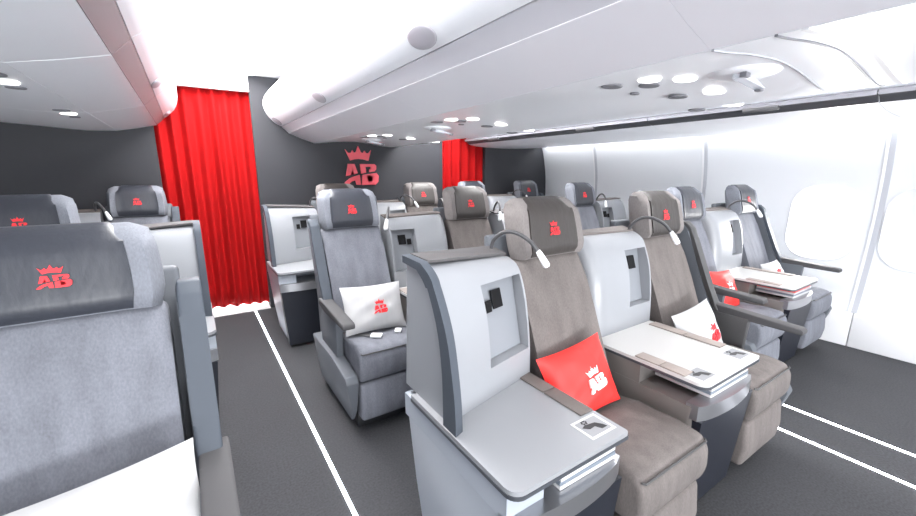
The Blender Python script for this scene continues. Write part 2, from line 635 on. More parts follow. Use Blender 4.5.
def socket_bm(m, i, mid):
    x0, z0, w, h = ((0.062, 0.86, 0.05, 0.058), (0.026, 0.855, 0.028, 0.036))[i]
    x0 += 0.035 if mid else 0.0
    bm = bmesh.new()
    q = []
    for x, zz in ((x0, z0), (x0 + w, z0), (x0 + w, z0 + h), (x0, z0 + h)):
        q.append((x, hood_y(x, zz, mid) + 0.034, zz))
    add_poly_prism(bm, q, (0, 0.0045, 0))
    return mirror(bm) if m else bm


def trim_band_bm(m):
    o = curve_pts(TRIM, 4)
    h_ = curve_pts(OUT, 4)
    outer = [(y - 0.004, zz + (0.006 if zz > 0.99 else 0)) for y, zz in o] + [(0.545, 1.052)]
    inner = [(y + 0.012, zz - (0.012 if zz > 0.99 else 0)) for y, zz in h_] + [(0.545, 1.03)]
    bm = bmesh.new()
    cols = []
    for x in (-0.206, -0.176):
        dy = 0.0 if x < -0.2 else 0.012
        cols.append(([bm.verts.new((x, y + dy, zz)) for y, zz in outer], [bm.verts.new((x, y + dy, zz)) for y, zz in inner]))
    (a0, b0), (a1, b1) = cols
    n = len(outer)
    for i in range(n - 1):
        bm.faces.new((a0[i], a0[i + 1], a1[i + 1], a1[i]))
        bm.faces.new((b0[i], b1[i], b1[i + 1], b0[i + 1]))
        bm.faces.new((a0[i], b0[i], b0[i + 1], a0[i + 1]))
        bm.faces.new((a1[i], a1[i + 1], b1[i + 1], b1[i]))
    bm.faces.new((a0[0], a1[0], b1[0], b0[0]))
    bm.faces.new((a0[-1], b0[-1], b1[-1], a1[-1]))
    return mirror(bm) if m else bm


def top_panel_bm(m, mid):
    bm = bmesh.new()
    if mid:
        add_poly_prism(bm, [(-0.2, 0.59, 1.031), (-0.2, 0.652, 1.036), (0.208, 0.652, 1.035), (0.208, 0.588, 1.022)], (0, 0, 0.008))
        return mirror(bm) if m else bm
    add_poly_prism(bm, [(-0.176, 0.435, 1.0435), (-0.176, 0.548, 1.046), (0.212, 0.632, 1.02), (0.212, 0.545, 1.006)], (0, 0, 0.008))
    return mirror(bm) if m else bm


def table_outline(grow=0.0):
    c = []
    x0, x1, y0, y1 = -CW - grow, CW + grow, -grow, 0.50
    c.append((x0, y1))
    r = 0.035
    for i in range(7):
        a = math.radians(180 + 90 * i / 6)
        c.append((x0 + r + r * math.cos(a), y0 + r + r * math.sin(a)))
    r2 = 0.009
    for i in range(5):
        a = math.radians(270 + 90 * i / 4)
        c.append((x1 - r2 + r2 * math.cos(a), y0 + r2 + r2 * math.sin(a)))
    c.append((x1, y1))
    return c


def table_top_bm(m):
    bm = prism_z(table_outline(), 0.588, 0.6)
    return mirror(bm) if m else bm


def table_edge_bm(m):
    bm = prism_z(table_outline(0.002), 0.578, 0.588)
    return mirror(bm) if m else bm


def pad_bm(m, s, half):
    x0, x1 = (0.152 if half < 2 else 0.125, 0.207)
    y0, y1 = ((0.12, 0.27), (0.273, 0.43))[half]
    bm = prism_z([(x0, y0), (x1, y0), (x1, y1), (x0, y1)], 0.6, 0.606, 0.002)
    if s < 0:
        bm = mirror(bm)
        for v in bm.verts:
            v.co.y = v.co.y * 0.62 + 0.0
    return mirror(bm) if m else bm


def cabinet_bm(m, aisle):
    """body under the table, leaning in a little towards the floor"""
    bm = bmesh.new()
    secs = []
    for zz, ins, fr in ((0.03, 0.055, 0.09), (0.25, 0.03, 0.045), (0.5, 0.008, 0.02)):
        ins_o = ins
        x0, x1 = -CW + (ins_o if aisle else 0.003), CW - 0.004
        y0, y1 = fr, 0.56
        r = 0.03
        ring = []
        for cx, cy, a0 in ((x0 + r, y0 + r, 180), (x1 - r, y0 + r, 270), (x1 - r, y1 - r, 0), (x0 + r, y1 - r, 90)):
            for i in range(5):
                a = math.radians(a0 + 90 * i / 4)
                ring.append(bm.verts.new((cx + r * math.cos(a), cy + r * math.sin(a), zz)))
        secs.append(ring)
    for a, b in zip(secs, secs[1:]):
        n = len(a)
        for i in range(n):
            bm.faces.new((a[i], a[(i + 1) % n], b[(i + 1) % n], b[i]))
    bm.faces.new(secs[0][::-1])
    bm.faces.new(secs[-1])
    return mirror(bm) if m else bm


def cabinet_top_bm(m, aisle):
    """walls of the magazine slot between body and table"""
    bm = bmesh.new()

    def b(x0, x1, y0, y1):
        add_poly_prism(bm, [(x0, y0, 0.5), (x1, y0, 0.5), (x1, y1, 0.5), (x0, y1, 0.5)], (0, 0, 0.0775))
    b(-0.203 if aisle else -0.206, 0.205, 0.24, 0.56)
    if aisle:
        b(-0.205, -0.085, 0.03, 0.2399)
    b(0.193, 0.203, 0.09, 0.2399)
    return mirror(bm) if m else bm


def front_band_bm(m, aisle):
    x0, x1 = -CW + 0.005, CW - 0.004
    o = []
    for i in range(13):
        a = i / 12
        o.append((x0 + (x1 - x0) * a, 0.018 - 0.030 * math.sin(math.pi * a) ** 0.6))
    poly = o + [(x1, 0.06), (x0, 0.06)]
    bm = prism_z(poly, 0.455, 0.512, 0.0)
    return mirror(bm) if m else bm


def front_panel_bm(m):
    bm = bmesh.new()
    a = [bm.verts.new(p) for p in ((-0.165, 0.045, 0.03), (0.198, 0.045, 0.03), (0.203, 0.004, 0.454), (-0.2, 0.004, 0.454))]
    b = [bm.verts.new(p) for p in ((-0.165, 0.12, 0.03), (0.198, 0.12, 0.03), (0.203, 0.055, 0.454), (-0.2, 0.055, 0.454))]
    bm.faces.new(a)
    bm.faces.new(b[::-1])
    for i in range(4):
        bm.faces.new((a[i], b[i], b[(i + 1) % 4], a[(i + 1) % 4]))
    return mirror(bm) if m else bm


def kick_bm(m):
    bm = box(-0.15, 0.2, 0.1, 0.55, 0.0, 0.03)
    return mirror(bm) if m else bm


def lamp_arm_bm(m):
    p = spline([(0.185, 0.60, 1.02), (0.187, 0.585, 1.058), (0.198, 0.545, 1.09), (0.218, 0.50, 1.092), (0.243, 0.455, 1.066), (0.262, 0.43, 1.03)], 6)
    bm = tube(p, 0.0075, 10)
    return mirror(bm) if m else bm


def lamp_head_bm(m):
    a, b = Vector((0.260, 0.433, 1.036)), Vector((0.284, 0.405, 0.978))
    path = [a.lerp(b, k) for k in (0, 0.06, 0.3, 0.6, 0.9, 1.0)]
    bm = tube(path, 0.01, 10, radii=[0.006, 0.009, 0.011, 0.0125, 0.013, 0.009])
    return mirror(bm) if m else bm


def build_console(x, y, label, aisle=True, m=False, group='seat consoles with privacy hoods', lamp=True, cards=0):
    t = thing('seat_console', label, 'console', (x, y, 0), group=group)
    k = '%d%d' % (m, aisle)
    body = 'body_grey' if aisle else 'body_bronze'
    part('kick_plate', 'kick' + k, lambda: kick_bm(m), 'plinth_black', t)
    part('cabinet', 'cabinet' + k, lambda: cabinet_bm(m, aisle), body, t)
    part('magazine_slot', 'cabtop' + k, lambda: cabinet_top_bm(m, aisle), body, t)
    part('front_band', 'band' + k, lambda: front_band_bm(m, aisle), 'silver', t)
    part('front_panel', 'fpanel' + k, lambda: front_panel_bm(m), 'navy', t)
    tt = part('table_top', 'table' + k, lambda: table_top_bm(m), 'table_white' if aisle else 'table_cream', t)
    part('table_edge', 'tedge' + k, lambda: table_edge_bm(m), 'edge_dark', tt)
    for half in (0, 1):
        part('armrest_pad', 'pad%d' % half + k, lambda: pad_bm(m, 1, half), 'pad_brown' if aisle else 'pad_beige', tt)
        if not aisle:
            part('armrest_pad', 'padl%d' % half + k, lambda: pad_bm(m, -1, half), 'pad_beige', tt)
    h = part('privacy_hood', 'hood' + k, lambda: hood_bm(m, aisle), 'console_white', t)
    part('niche_panel', 'niche' + k, lambda: niche_back_bm(m, not aisle), 'niche_grey', h)
    for i in (0, 1):
        part('power_socket', 'socket%d' % i + k, lambda: socket_bm(m, i, not aisle), 'socket_black', h)
    if aisle:
        part('edge_trim', 'trim' + k, lambda: trim_band_bm(m), 'trim_blue_grey', h)
    part('top_panel', 'toppanel' + k, lambda: top_panel_bm(m, not aisle), 'panel_grey' if aisle else 'pad_brown', h)
    if lamp:
        a = part('reading_lamp', 'lamparm' + k, lambda: lamp_arm_bm(m), 'tube_grey', t)
        part('lamp_head', 'lamphead' + k, lambda: lamp_head_bm(m), 'lamp_white', a)
    return t


# ------------------------------------------------------------------ pillow
def pillow_t(u, v, T):
    return T * (max(0.0, 1 - abs(u) ** 2.6) ** 0.55) * (max(0.0, 1 - abs(v) ** 2.6) ** 0.55)


def pillow_bm(w, h, T, seed=0):
    rnd = random.Random(seed)
    ph = [rnd.uniform(0, 6.28) for _ in range(4)]
    bm = bmesh.new()
    n = 20
    g0, g1 = {}, {}
    for i in range(n + 1):
        u = -1 + 2 * i / n
        for j in range(n + 1):
            v = -1 + 2 * j / n
            pinch = 1 - 0.07 * (1 - v * v) if abs(u) > 0 else 1
            px = u * w / 2 * (1 - 0.06 * (1 - v * v) * abs(u))
            pz = v * h / 2 * (1 - 0.07 * (1 - u * u) * abs(v))
            t = pillow_t(u, v, T) + 0.004 * math.sin(5 * u + 3 * v + ph[0]) * (1 - u * u) * (1 - v * v) + 0.003 * math.sin(9 * v - 5 * u + ph[1]) * (1 - u ** 4) * (1 - v ** 4)
            g0[i, j] = bm.verts.new((px, -max(t, 0.0015), pz))
            if 0 < i < n and 0 < j < n:
                g1[i, j] = bm.verts.new((px, max(t, 0.0015) * 0.8, pz))
            else:
                g1[i, j] = g0[i, j]
    for i in range(n):
        for j in range(n):
            for gg, fl in ((g0, False), (g1, True)):
                q = [gg[i, j], gg[i + 1, j], gg[i + 1, j + 1], gg[i, j + 1]]
                uq = list(dict.fromkeys(q))
                if len(uq) >= 3:
                    try:
                        bm.faces.new(uq[::-1] if fl else uq)
                    except ValueError:
                        pass
    return bm


def pillow_emblem_bm(w, h, T, size, cx, cz, rot):
    bm = bmesh.new()
    for poly in EMB:
        bm.faces.new([bm.verts.new(((x - 264) / 340.0 * size, 0, (240 - y) / 340.0 * size)) for x, y in poly])
    bmesh.ops.triangulate(bm, faces=bm.faces[:], ngon_method='EAR_CLIP')
    bmesh.ops.subdivide_edges(bm, edges=bm.edges[:], cuts=1)
    bmesh.ops.triangulate(bm, faces=bm.faces[:])
    r = bmesh.ops.extrude_face_region(bm, geom=bm.faces[:])
    ext = set(v for v in r['geom'] if isinstance(v, bmesh.types.BMVert))
    c, s = math.cos(rot), math.sin(rot)
    for v in bm.verts:
        x, zz = v.co.x * c - v.co.z * s + cx, v.co.x * s + v.co.z * c + cz
        t = pillow_t(x / (w / 2), zz / (h / 2), T)
        v.co = Vector((x, -t - (0.006 if v in ext else -0.004), zz))
    return bm


def build_pillow(loc, rot, label, colour, w=0.32, h=0.25, T=0.05, seed=0, size=0.1, cx=0.0, cz=0.0, erot=0.0, grp=None):
    t = thing('throw_pillow', label, 'pillow', loc, rot, grp)
    place('cushion_body', finish(pillow_bm(w, h, T, seed), 'cushion_body'), 'pillow_' + colour, t)
    place('emblem', finish(pillow_emblem_bm(w, h, T, size, cx, cz, erot), 'emblem'), 'white_emblem' if colour == 'red' else 'red_emblem', t)
    return t


# ------------------------------------------------------------------ the setting
FX0, FX1, FY0 = -1.75, 4.45, -2.6
struct(place('floor', finish(box(FX0, FX1, FY0, 5.4, -0.06, 0.0), 'floor'), 'carpet'))
n = 0
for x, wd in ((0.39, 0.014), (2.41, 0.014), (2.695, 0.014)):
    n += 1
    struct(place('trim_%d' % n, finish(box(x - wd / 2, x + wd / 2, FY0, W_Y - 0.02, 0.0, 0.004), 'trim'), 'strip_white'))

# bulkhead with two curtained openings
for nm, x0, x1, z0, z1, m_ in (('wall_back', FX0, -0.19, 0, 2.14, 'bulkhead'), ('wall_back', 0.53, 2.52, 0, 2.14, 'bulkhead'), ('wall_back', 3.15, 4.40, 0, 2.14, 'bulkhead'),
                               ('wall_back_header', -0.19, 0.53, 2.0, 2.14, 'white_paint'), ('wall_back_header', 2.52, 3.15, 2.0, 2.14, 'white_paint')):
    struct(place(nm, finish(box(x0, x1, W_Y, W_Y + 0.05, z0, z1), nm), m_))
struct(place('wall_galley', finish(box(FX0, FX1, 5.35, 5.4, 0, 2.14), 'wall_galley'), 'white_paint'))
struct(place('trim_light_gap', finish(box(-0.19, 0.53, W_Y - 0.01, W_Y + 0.5, 0.0, 0.004), 'trim_light_gap'), 'white_paint'))  # white strip added so the light gap under the curtain shows bright
# outboard walls
WALL = [(4.09, 0.262), (4.135, 0.40), (4.19, 0.62), (4.225, 0.86), (4.235, 1.05), (4.215, 1.32), (4.14, 1.62), (4.05, 1.75)]
WALL_S = sm2(WALL, 4)


def wall_x(zz):
    for (xa, za), (xb, zb) in zip(WALL_S, WALL_S[1:]):
        if za <= zz <= zb:
            return xa + (xb - xa) * (zz - za) / (zb - za)
    return 4.2


WIN_Y, WIN_Z = 1.065, 0.91
seams = [-2.6, -1.75, -0.5, 0.75, 2.0, 3.28, W_Y]


def lens_ring(cy, cz, w_, h_, r, depth, zt=0.0):
    return [(wall_x(q) + depth, p, q) for p, q in round_rect(cy, cz, w_, h_, r, 8)]


def window_parts(cy, n_, lit):
    """flared reveal from the wall face to the pane"""
    bm = bmesh.new()
    specs = ((0.455, 0.60, 0.17, -0.003), (0.44, 0.585, 0.17, -0.005), (0.40, 0.54, 0.16, 0.012), (0.34, 0.46, 0.14, 0.035), (0.285, 0.39, 0.12, 0.055))
    rings = [[bm.verts.new(p) for p in lens_ring(cy, WIN_Z, *s)] for s in specs]
    for a, b in zip(rings, rings[1:]):
        k = len(a)
        for i in range(k):
            bm.faces.new((a[i], a[(i + 1) % k], b[(i + 1) % k], b[i]))
    fr = place('window_%d' % n_, finish(bm, 'window_frame'), 'sidewall')
    struct(fr)
    bm = bmesh.new()
    bm.faces.new([bm.verts.new(p) for p in lens_ring(cy, WIN_Z, 0.29, 0.395, 0.12, 0.053)])
    r = bmesh.ops.extrude_face_region(bm, geom=bm.faces[:])
    bmesh.ops.translate(bm, verts=[v for v in r['geom'] if isinstance(v, bmesh.types.BMVert)], vec=(0.006, 0, 0))
    place('window_pane' if lit else 'window_blind', finish(bm, 'pane'), 'light_window' if lit else 'sidewall', fr)


for i, (a, b) in enumerate(zip(seams, seams[1:])):
    bm = bmesh.new()
    wins = [c for c in (WIN_Y, 0.5) if a < c < b]
    bm = strip_y(WALL_S, 0.02, a + 0.004, b - 0.004, -1)
    for c in wins:
        cut = bmesh.new()
        add_poly_prism(cut, [(4.05, p, q) for p, q in round_rect(c, WIN_Z, 0.444, 0.589, 0.17, 8)], (0.5, 0, 0))
        bm = boolean_cut(bm, cut)
    struct(place('wall_right', finish(bm, 'wall_right'), 'sidewall'))
    struct(place('baseboard_right', finish(prism_y([(4.065, 0.0), (4.075, 0.24), (4.09, 0.262), (4.13, 0.262), (4.13, 0.0)], a + 0.003, b - 0.003, 0.003), 'baseboard'), 'white_paint'))
    if i:
        struct(place('trim_wall', finish(strip_y([(x_ - 0.004, z_) for x_, z_ in WALL_S], 0.012, a - 0.016, a + 0.016, -1), 'trim_wall'), 'sidewall_seam'))
        struct(place('trim_wall', finish(strip_y([(x_ - 0.006, z_) for x_, z_ in WALL_S], 0.012, a + 0.017, a + 0.034, -1), 'trim_wall'), 'white_paint'))
window_parts(WIN_Y, 1, True)
window_parts(0.5, 2, False)
struct(place('wall_right_outer', finish(box(4.40, 4.45, FY0, W_Y, 0, 2.14), 'wall_right_outer'), 'white_paint'))
struct(place('wall_left', finish(box(FX0, FX0 + 0.05, FY0, W_Y, 0, 2.14), 'wall_left'), 'sidewall'))
# ceiling: a shallow coffer over each aisle with its light panels
struct(place('ceiling', finish(box(FX0, FX1, FY0, 5.4, 2.14, 2.2), 'ceiling'), 'white_paint'))
for x0, x1, ys in ((0.04, 0.56, ((-1.9, -0.75), (-0.7, 0.45), (0.5, 1.65), (1.7, 2.85), (2.9, 4.05))), (2.15, 2.6, ((-1.9, -0.75), (-0.7, 0.45), (0.5, 1.65), (1.7, 2.85), (2.9, 4.05)))):
    for i, (a, b) in enumerate(ys):
        side = 'left' if x0 < 1 else 'right'
        t = thing('ceiling_light', 'glowing white ceiling light panel over the %s aisle, %s' % (side, ('second one behind the camera', 'right above the camera', 'first ahead of the camera', 'middle one of the aisle ahead', 'nearest the red curtain')[i]),
                  'light', ((x0 + x1) / 2, (a + b) / 2, 2.14), group='aisle ceiling lights')
        hw, hl = (x1 - x0) / 2, (b - a) / 2
        place('light_frame', finish(box(-hw - 0.02, hw + 0.02, -hl - 0.02, hl + 0.02, -0.012, 0.0), 'light_frame'), 'white_paint', t)
        place('diffuser', finish(box(-hw, hw, -hl, hl, -0.02, -0.0125, 0.002), 'diffuser'), 'light_aisle_far' if i >= 3 else 'light_aisle', t)

# ------------------------------------------------------------------ overhead bins
DOOR_C = sm2([(0.80, 2.12), (0.68, 2.02), (0.63, 1.92), (0.655, 1.82), (0.715, 1.752), (0.77, 1.722)], 4)
LIP_C = [(0.772, 1.718), (0.80, 1.695), (0.827, 1.667)]
FACE_C = [(0.827, 1.665), (0.94, 1.620), (1.056, 1.583)]
PSU_C = sm2([(1.06, 1.582), (1.13, 1.588), (1.28, 1.604), (1.45, 1.612), (1.60, 1.602), (1.75, 1.582), (1.86, 1.573), (1.93, 1.582), (1.97, 1.61)], 4)


def psu_z(x):
    for (xa, za), (xb, zb) in zip(PSU_C, PSU_C[1:]):
        if xa <= x <= xb:
            return za + (zb - za) * (x - xa) / (xb - xa)
    return 1.6


def oval_bm(a, b, h, n_=20):
    return prism_z([(a * math.cos(2 * math.pi * i / n_), b * math.sin(2 * math.pi * i / n_)) for i in range(n_)], -h, 0.0, h * 0.4, 1)


def dome_bm(a, b, h):
    bm = bmesh.new()
    bmesh.ops.create_uvsphere(bm, u_segments=24, v_segments=12, radius=1.0)
    for v in bm.verts:
        v.co = Vector((v.co.x * a, v.co.y * b, min(0.0, v.co.z) * h))
    bmesh.ops.remove_doubles(bm, verts=bm.verts[:], dist=1e-5)
    return bm


segs_c = [(-2.3, -0.75, 'behind the camera'), (-0.75, 0.525, 'right above the camera, running out of the frame'), (0.525, 1.85, 'first ahead of the camera'), (1.85, 3.0, 'second ahead of the camera'), (3.0, 4.14, 'touching the dark bulkhead')]
for (a, b, w_) in segs_c[1:]:
    t = thing('overhead_bin', 'white centre overhead bin %s' % w_, 'bin', (0, 0, 0), group='centre overhead bins')
    a_, b_ = a + 0.0004, b - 0.0004
    door = place('bin_door', finish(strip_y(DOOR_C, 0.02, a_, b_, 1), 'bin_door'), 'bin_white', t)
    place('bin_door', finish(strip_y([(2.72 - x_, z_) for x_, z_ in DOOR_C], 0.02, a_, b_, -1), 'bin_door'), 'bin_white', t)
    place('lip_rail', finish(strip_y(LIP_C, 0.015, a_, b_, 1), 'lip_rail'), 'bin_lip', t)
    place('bin_underside', finish(strip_y(FACE_C, 0.015, a_, b_, 1), 'bin_underside'), 'bin_face', t)
    psu = place('service_panel', finish(strip_y(PSU_C, 0.015, a_, b_, 1), 'service_panel'), 'bin_white', t)
    ly = {0.525: 1.31, 1.85: 2.62, 3.0: 4.02}.get(a)
    if ly:
        place('latch', finish(dome_bm(0.045, 0.085, 0.008), 'latch'), 'latch_grey', door, loc=(0.716, ly, 1.751), rot=(0, math.radians(38), 0))
    for sy, wd, mt in ((0.524, 0.006, 'sidewall_seam'), (0.40, 0.006, 'vent_grey'), (0.355, 0.012, 'white_paint')):
        if a <= sy - 0.01 <= b or a <= sy <= b - 0.01 and sy > a:
            place('panel_seam', finish(strip_y([(x_, z_ - 0.003) for x_, z_ in PSU_C], 0.01, sy - wd, sy, 1), 'panel_seam'), mt, psu)
    cy = {0.525: 0.84, 1.85: 2.07, 3.0: 3.3}.get(a)
    if cy:
        for x_, y_ in ((1.318, 0.0), (1.432, -0.057), (1.655, -0.05), (1.93, 0.0)):
            l = place('reading_light', finish(oval_bm(0.042, 0.034, 0.006), 'reading_light'), 'light_read', psu, loc=(x_, cy + y_, psu_z(x_) - 0.0005))
        for x_, y_, s_ in ((1.297, 0.128, 1), (1.423, 0.065, 1), (1.643, 0.078, 1), (1.90, 0.13, 1), (1.51, 0.178, 0.5)):
            place('air_vent', finish(oval_bm(0.042 * s_, 0.034 * s_, 0.006), 'air_vent'), 'vent_grey', psu, loc=(x_, cy + y_, psu_z(x_) - 0.0005))
        dm = place('sign_pod', finish(dome_bm(0.10, 0.10, 0.022), 'sign_pod'), 'bin_white', psu, loc=(1.50, cy - 0.205 if a < 1 else cy + 0.45, psu_z(1.5) + 0.002))
        place('sign_screen', finish(prism_y([(-0.07, -0.03), (0.09, -0.045), (0.09, -0.04), (-0.07, 0.0)], -0.03, 0.0, 0.001), 'sign_screen'), 'clear_plastic', dm)
        place('hinge', finish(box(-0.015, 0.015, -0.01, 0.01, -0.03, -0.015, 0.003), 'hinge'), 'vent_grey', dm, loc=(-0.06, -0.03, 0.0))
        place('hinge', finish(box(-0.012, 0.012, -0.01, 0.01, -0.03, -0.015, 0.003), 'hinge'), 'vent_grey', dm, loc=(0.10, -0.01, -0.02))

RAIL_R = [(2.855, 1.702), (2.83, 1.690), (2.832, 1.672)]
GROOVE_R = [(2.833, 1.671), (2.86, 1.665), (2.885, 1.640)]
UNDER_R = sm2([(2.89, 1.640), (3.0, 1.622), (3.2, 1.610), (3.45, 1.608), (3.75, 1.618), (4.03, 1.632)], 3)
DOOR_R = sm2([(2.70, 2.12), (2.66, 2.0), (2.66, 1.9), (2.72, 1.8), (2.80, 1.735), (2.856, 1.703)], 3)
for a, b, w_ in ((-1.9, -0.6, 'behind the camera'), (-0.6, 0.6, 'nearest the right frame edge'), (0.6, 1.79, 'above the sunlit window'), (1.79, 2.97, 'above the closed wall panels'), (2.97, 4.14, 'touching the dark bulkhead')):
    if a < -1:
        continue
    t = thing('overhead_bin', 'white window-side overhead bin with grey rail, %s' % w_, 'bin', (0, 0, 0), group='right overhead bins')
    a_, b_ = a + 0.003, b - 0.003
    place('bin_door', finish(strip_y(DOOR_R, 0.02, a_, b_, 1), 'bin_door'), 'bin_white', t)
    place('grey_rail', finish(strip_y(RAIL_R, 0.012, a_, b_, 1), 'grey_rail'), 'bin_rail', t)
    place('dark_groove', finish(strip_y(GROOVE_R, 0.012, a_, b_, 1), 'dark_groove'), 'groove_dark', t)
    place('bin_underside', finish(strip_y(UNDER_R, 0.012, a_, b_, 1), 'bin_underside'), 'bin_white', t)
    cy = {0.6: 1.105, 1.79: 2.37, 2.97: 3.6}.get(a)
    if cy:
        place('rail_clip', finish(box(2.822, 2.85, cy - 0.11, cy + 0.07, 1.652, 1.676, 0.004), 'rail_clip'), 'tube_grey', t)
# lamp tube hidden above the inner edge of the sidewall
t = thing('cove_light', 'long bright light strip along the top of the right sidewall', 'light', (4.08, 0.9, 1.66))
place('tube', finish(box(-0.02, 0.02, -3.0, 3.2, -0.004, 0.006, 0.002), 'tube'), 'light_cove', t)
place('holder', finish(box(-0.035, 0.035, -3.0, 3.2, 0.0065, 0.02), 'holder'), 'white_paint', t)

DOOR_L = sm2([(-0.11, 2.12), (-0.03, 2.02), (0.0, 1.93), (-0.02, 1.83), (-0.07, 1.765), (-0.105, 1.738)], 4)
LIP_L = [(-0.107, 1.735), (-0.135, 1.705), (-0.163, 1.678)]
FACE_L = [(-0.165, 1.676), (-0.29, 1.645), (-0.415, 1.619)]
PSU_L = sm2([(-0.417, 1.618), (-0.60, 1.612), (-0.85, 1.63), (-1.1, 1.645), (-1.4, 1.65), (-1.72, 1.66)], 3)
for a, b, w_ in ((-0.75, 0.55, 'above and behind the camera'), (0.55, 1.8, 'above the large near-left seat'), (1.8, 3.0, 'middle one ahead'), (3.0, 4.14, 'touching the dark bulkhead')):
    t = thing('overhead_bin', 'pale left-hand overhead bin, %s' % w_, 'bin', (0, 0, 0), group='left overhead bins')
    a_, b_ = a + 0.003, b - 0.003
    door = place('bin_door', finish(strip_y(DOOR_L, 0.02, a_, b_, -1), 'bin_door'), 'bin_white', t)
    place('lip_rail', finish(strip_y(LIP_L, 0.012, a_, b_, -1), 'lip_rail'), 'rail_taupe', t)
    place('bin_underside', finish(strip_y(FACE_L, 0.012, a_, b_, -1), 'bin_underside'), 'bin_white', t)
    psu = place('service_panel', finish(strip_y(PSU_L, 0.012, a_, b_, -1), 'service_panel'), 'bin_white', t)
    ly = {1.8: 2.7, 3.0: 4.0}.get(a)
    if ly:
        place('latch', finish(dome_bm(0.03, 0.08, 0.012), 'latch'), 'latch_grey', door, loc=(-0.085, ly, 1.752), rot=(0, math.radians(-40), 0))
    for y_, s_, mt in ((1.98, 0.9, 'vent_grey'), (2.13, 0.75, 'light_read'), (2.24, 0.6, 'vent_grey'), (2.9, 0.7, 'vent_grey'), (3.05, 0.7, 'light_read'), (3.2, 0.5, 'vent_grey')):
        if a < y_ < b:
            place('reading_light' if mt == 'light_read' else 'air_vent', finish(oval_bm(0.05 * s_, 0.045 * s_, 0.006), 'disc'), mt, psu, loc=(-0.50, y_, 1.6145))

# ------------------------------------------------------------------ curtains and wall emblem
def curtain_bm(x0, x1, z0, z1, folds, amp):
    bm = bmesh.new()
    nx, nz = folds * 12, 14
    g = {}
    rnd = random.Random(folds)
    ph = [rnd.uniform(-0.5, 0.5) for _ in range(folds + 1)]
    am = [rnd.uniform(0.7, 1.25) for _ in range(folds + 1)]
    for i in range(nx + 1):
        u = i / nx
        k = min(int(u * folds), folds - 1)
        for j in range(nz + 1):
            v = j / nz
            a = amp * am[k] * (0.55 + 0.45 * (1 - v))
            yy = a * math.sin(2 * math.pi * u * folds + ph[0] * 0.3 * math.sin(3 * v)) + 0.006 * math.sin(7 * v + 9 * u)
            sway = 0.008 * math.sin(2.2 * v + 11 * u)
            g[i, j] = bm.verts.new((x0 + (x1 - x0) * u + sway * math.sin(math.pi * u), yy, z0 + (z1 - z0) * v + 0.012 * math.sin(5 * u) * (1 - v)))
    for i in range(nx):
        for j in range(nz):
            bm.faces.new((g[i, j], g[i + 1, j], g[i + 1, j + 1], g[i, j + 1]))
    return bm


for x0, x1, z0, f_, lb in ((-0.185, 0.525, 0.05, 8, 'tall red pleated curtain closing the left aisle doorway'), (2.525, 3.145, 0.02, 6, 'red pleated curtain closing the right aisle doorway')):
    t = thing('curtain', lb, 'curtain', ((x0 + x1) / 2, W_Y + 0.10, 0))
    o = place('curtain_cloth', finish(curtain_bm(x0 - (x0 + x1) / 2 - 0.05, x1 - (x0 + x1) / 2 + 0.05, z0, 2.03, f_, 0.040), 'curtain_cloth'), 'curtain_red', t)
    sm = o.modifiers.new('thickness', 'SOLIDIFY')
    sm.thickness = 0.003
    place('curtain_rail', finish(box(x0 - (x0 + x1) / 2, x1 - (x0 + x1) / 2, -0.012, 0.012, 2.031, 2.045), 'curtain_rail'), 'white_paint', t)
o = place('wall_emblem', finish(emblem_bm(0.04), 'wall_emblem'), 'wall_emblem', loc=(1.515, W_Y - 0.001, 1.375), scale=(0.38, 0.38, 0.385))
tag(o, 'big red crowned letter emblem on the dark bulkhead', 'emblem')

# ------------------------------------------------------------------ rows
CY = (0.56, 1.745, 3.0)     # fronts of the centre rows
SY = (0.84, 2.06, 3.25)    # fronts of the side rows
build_console(0.7285, CY[0], 'large white seat console in the foreground centre, left of the red-pillow seat')
build_seat(1.15, CY[0] - 0.045, 'taupe seat holding the big red pillow, between two white consoles', 'warm')
build_console(1.578, CY[0], 'console with cream two-pad table, right of the big red pillow', aisle=False)
build_seat(2.003, CY[0], 'taupe seat with white pillow beside the cream-topped table console', 'warm', arm=1)

build_seat(0.775, CY[1], 'grey seat with white pillow and seat belt, left end of second centre row', 'cool', arm=-1, belt=True)
build_console(1.20, CY[1], 'white console right of the seat with the seat belt on it', aisle=False, m=True)
build_seat(1.625, CY[1], 'taupe seat behind the foreground white console, right seat of second centre row', 'warm')
build_console(2.05, CY[1], 'white console at the right aisle end of the second centre row', m=True)

build_console(0.66, CY[2], 'white console with navy front beside the tall red left curtain')
build_seat(1.085, CY[2], 'grey seat below the wall emblem, partly hidden by the seat-belt seat', 'warm')
build_console(1.51, CY[2], 'white console in the back centre row, under the wall emblem', aisle=False)
build_seat(1.935, CY[2], 'taupe seat in the back centre row, right of the wall emblem', 'warm', arm=1)

build_seat(2.83, SY[0], 'grey seat with small red pillow across the right aisle', 'cool', arm=-1)
build_console(3.255, SY[0], 'narrow console between the two seats by the sunlit window', aisle=False)
build_seat(3.68, SY[0], 'light grey seat nearest the sunlit window', 'cool', arm=1)
build_console(2.785, SY[1], 'white console left of the single window-side seat', m=False, lamp=False)
build_seat(3.21, SY[1], 'single grey seat on the window side with a console at each side', 'cool')
build_console(3.635, SY[1], 'white console by the sidewall, right of the single window-side seat', aisle=False, m=True)
build_seat(2.745, SY[2], 'dark grey seat in front of the right curtain', 'cool', arm=-1)
build_console(3.17, SY[2], 'white console at the far right against the bulkhead', aisle=False)
build_seat(3.59, SY[2], 'grey seat in the far right corner by the bulkhead', 'cool', arm=1)

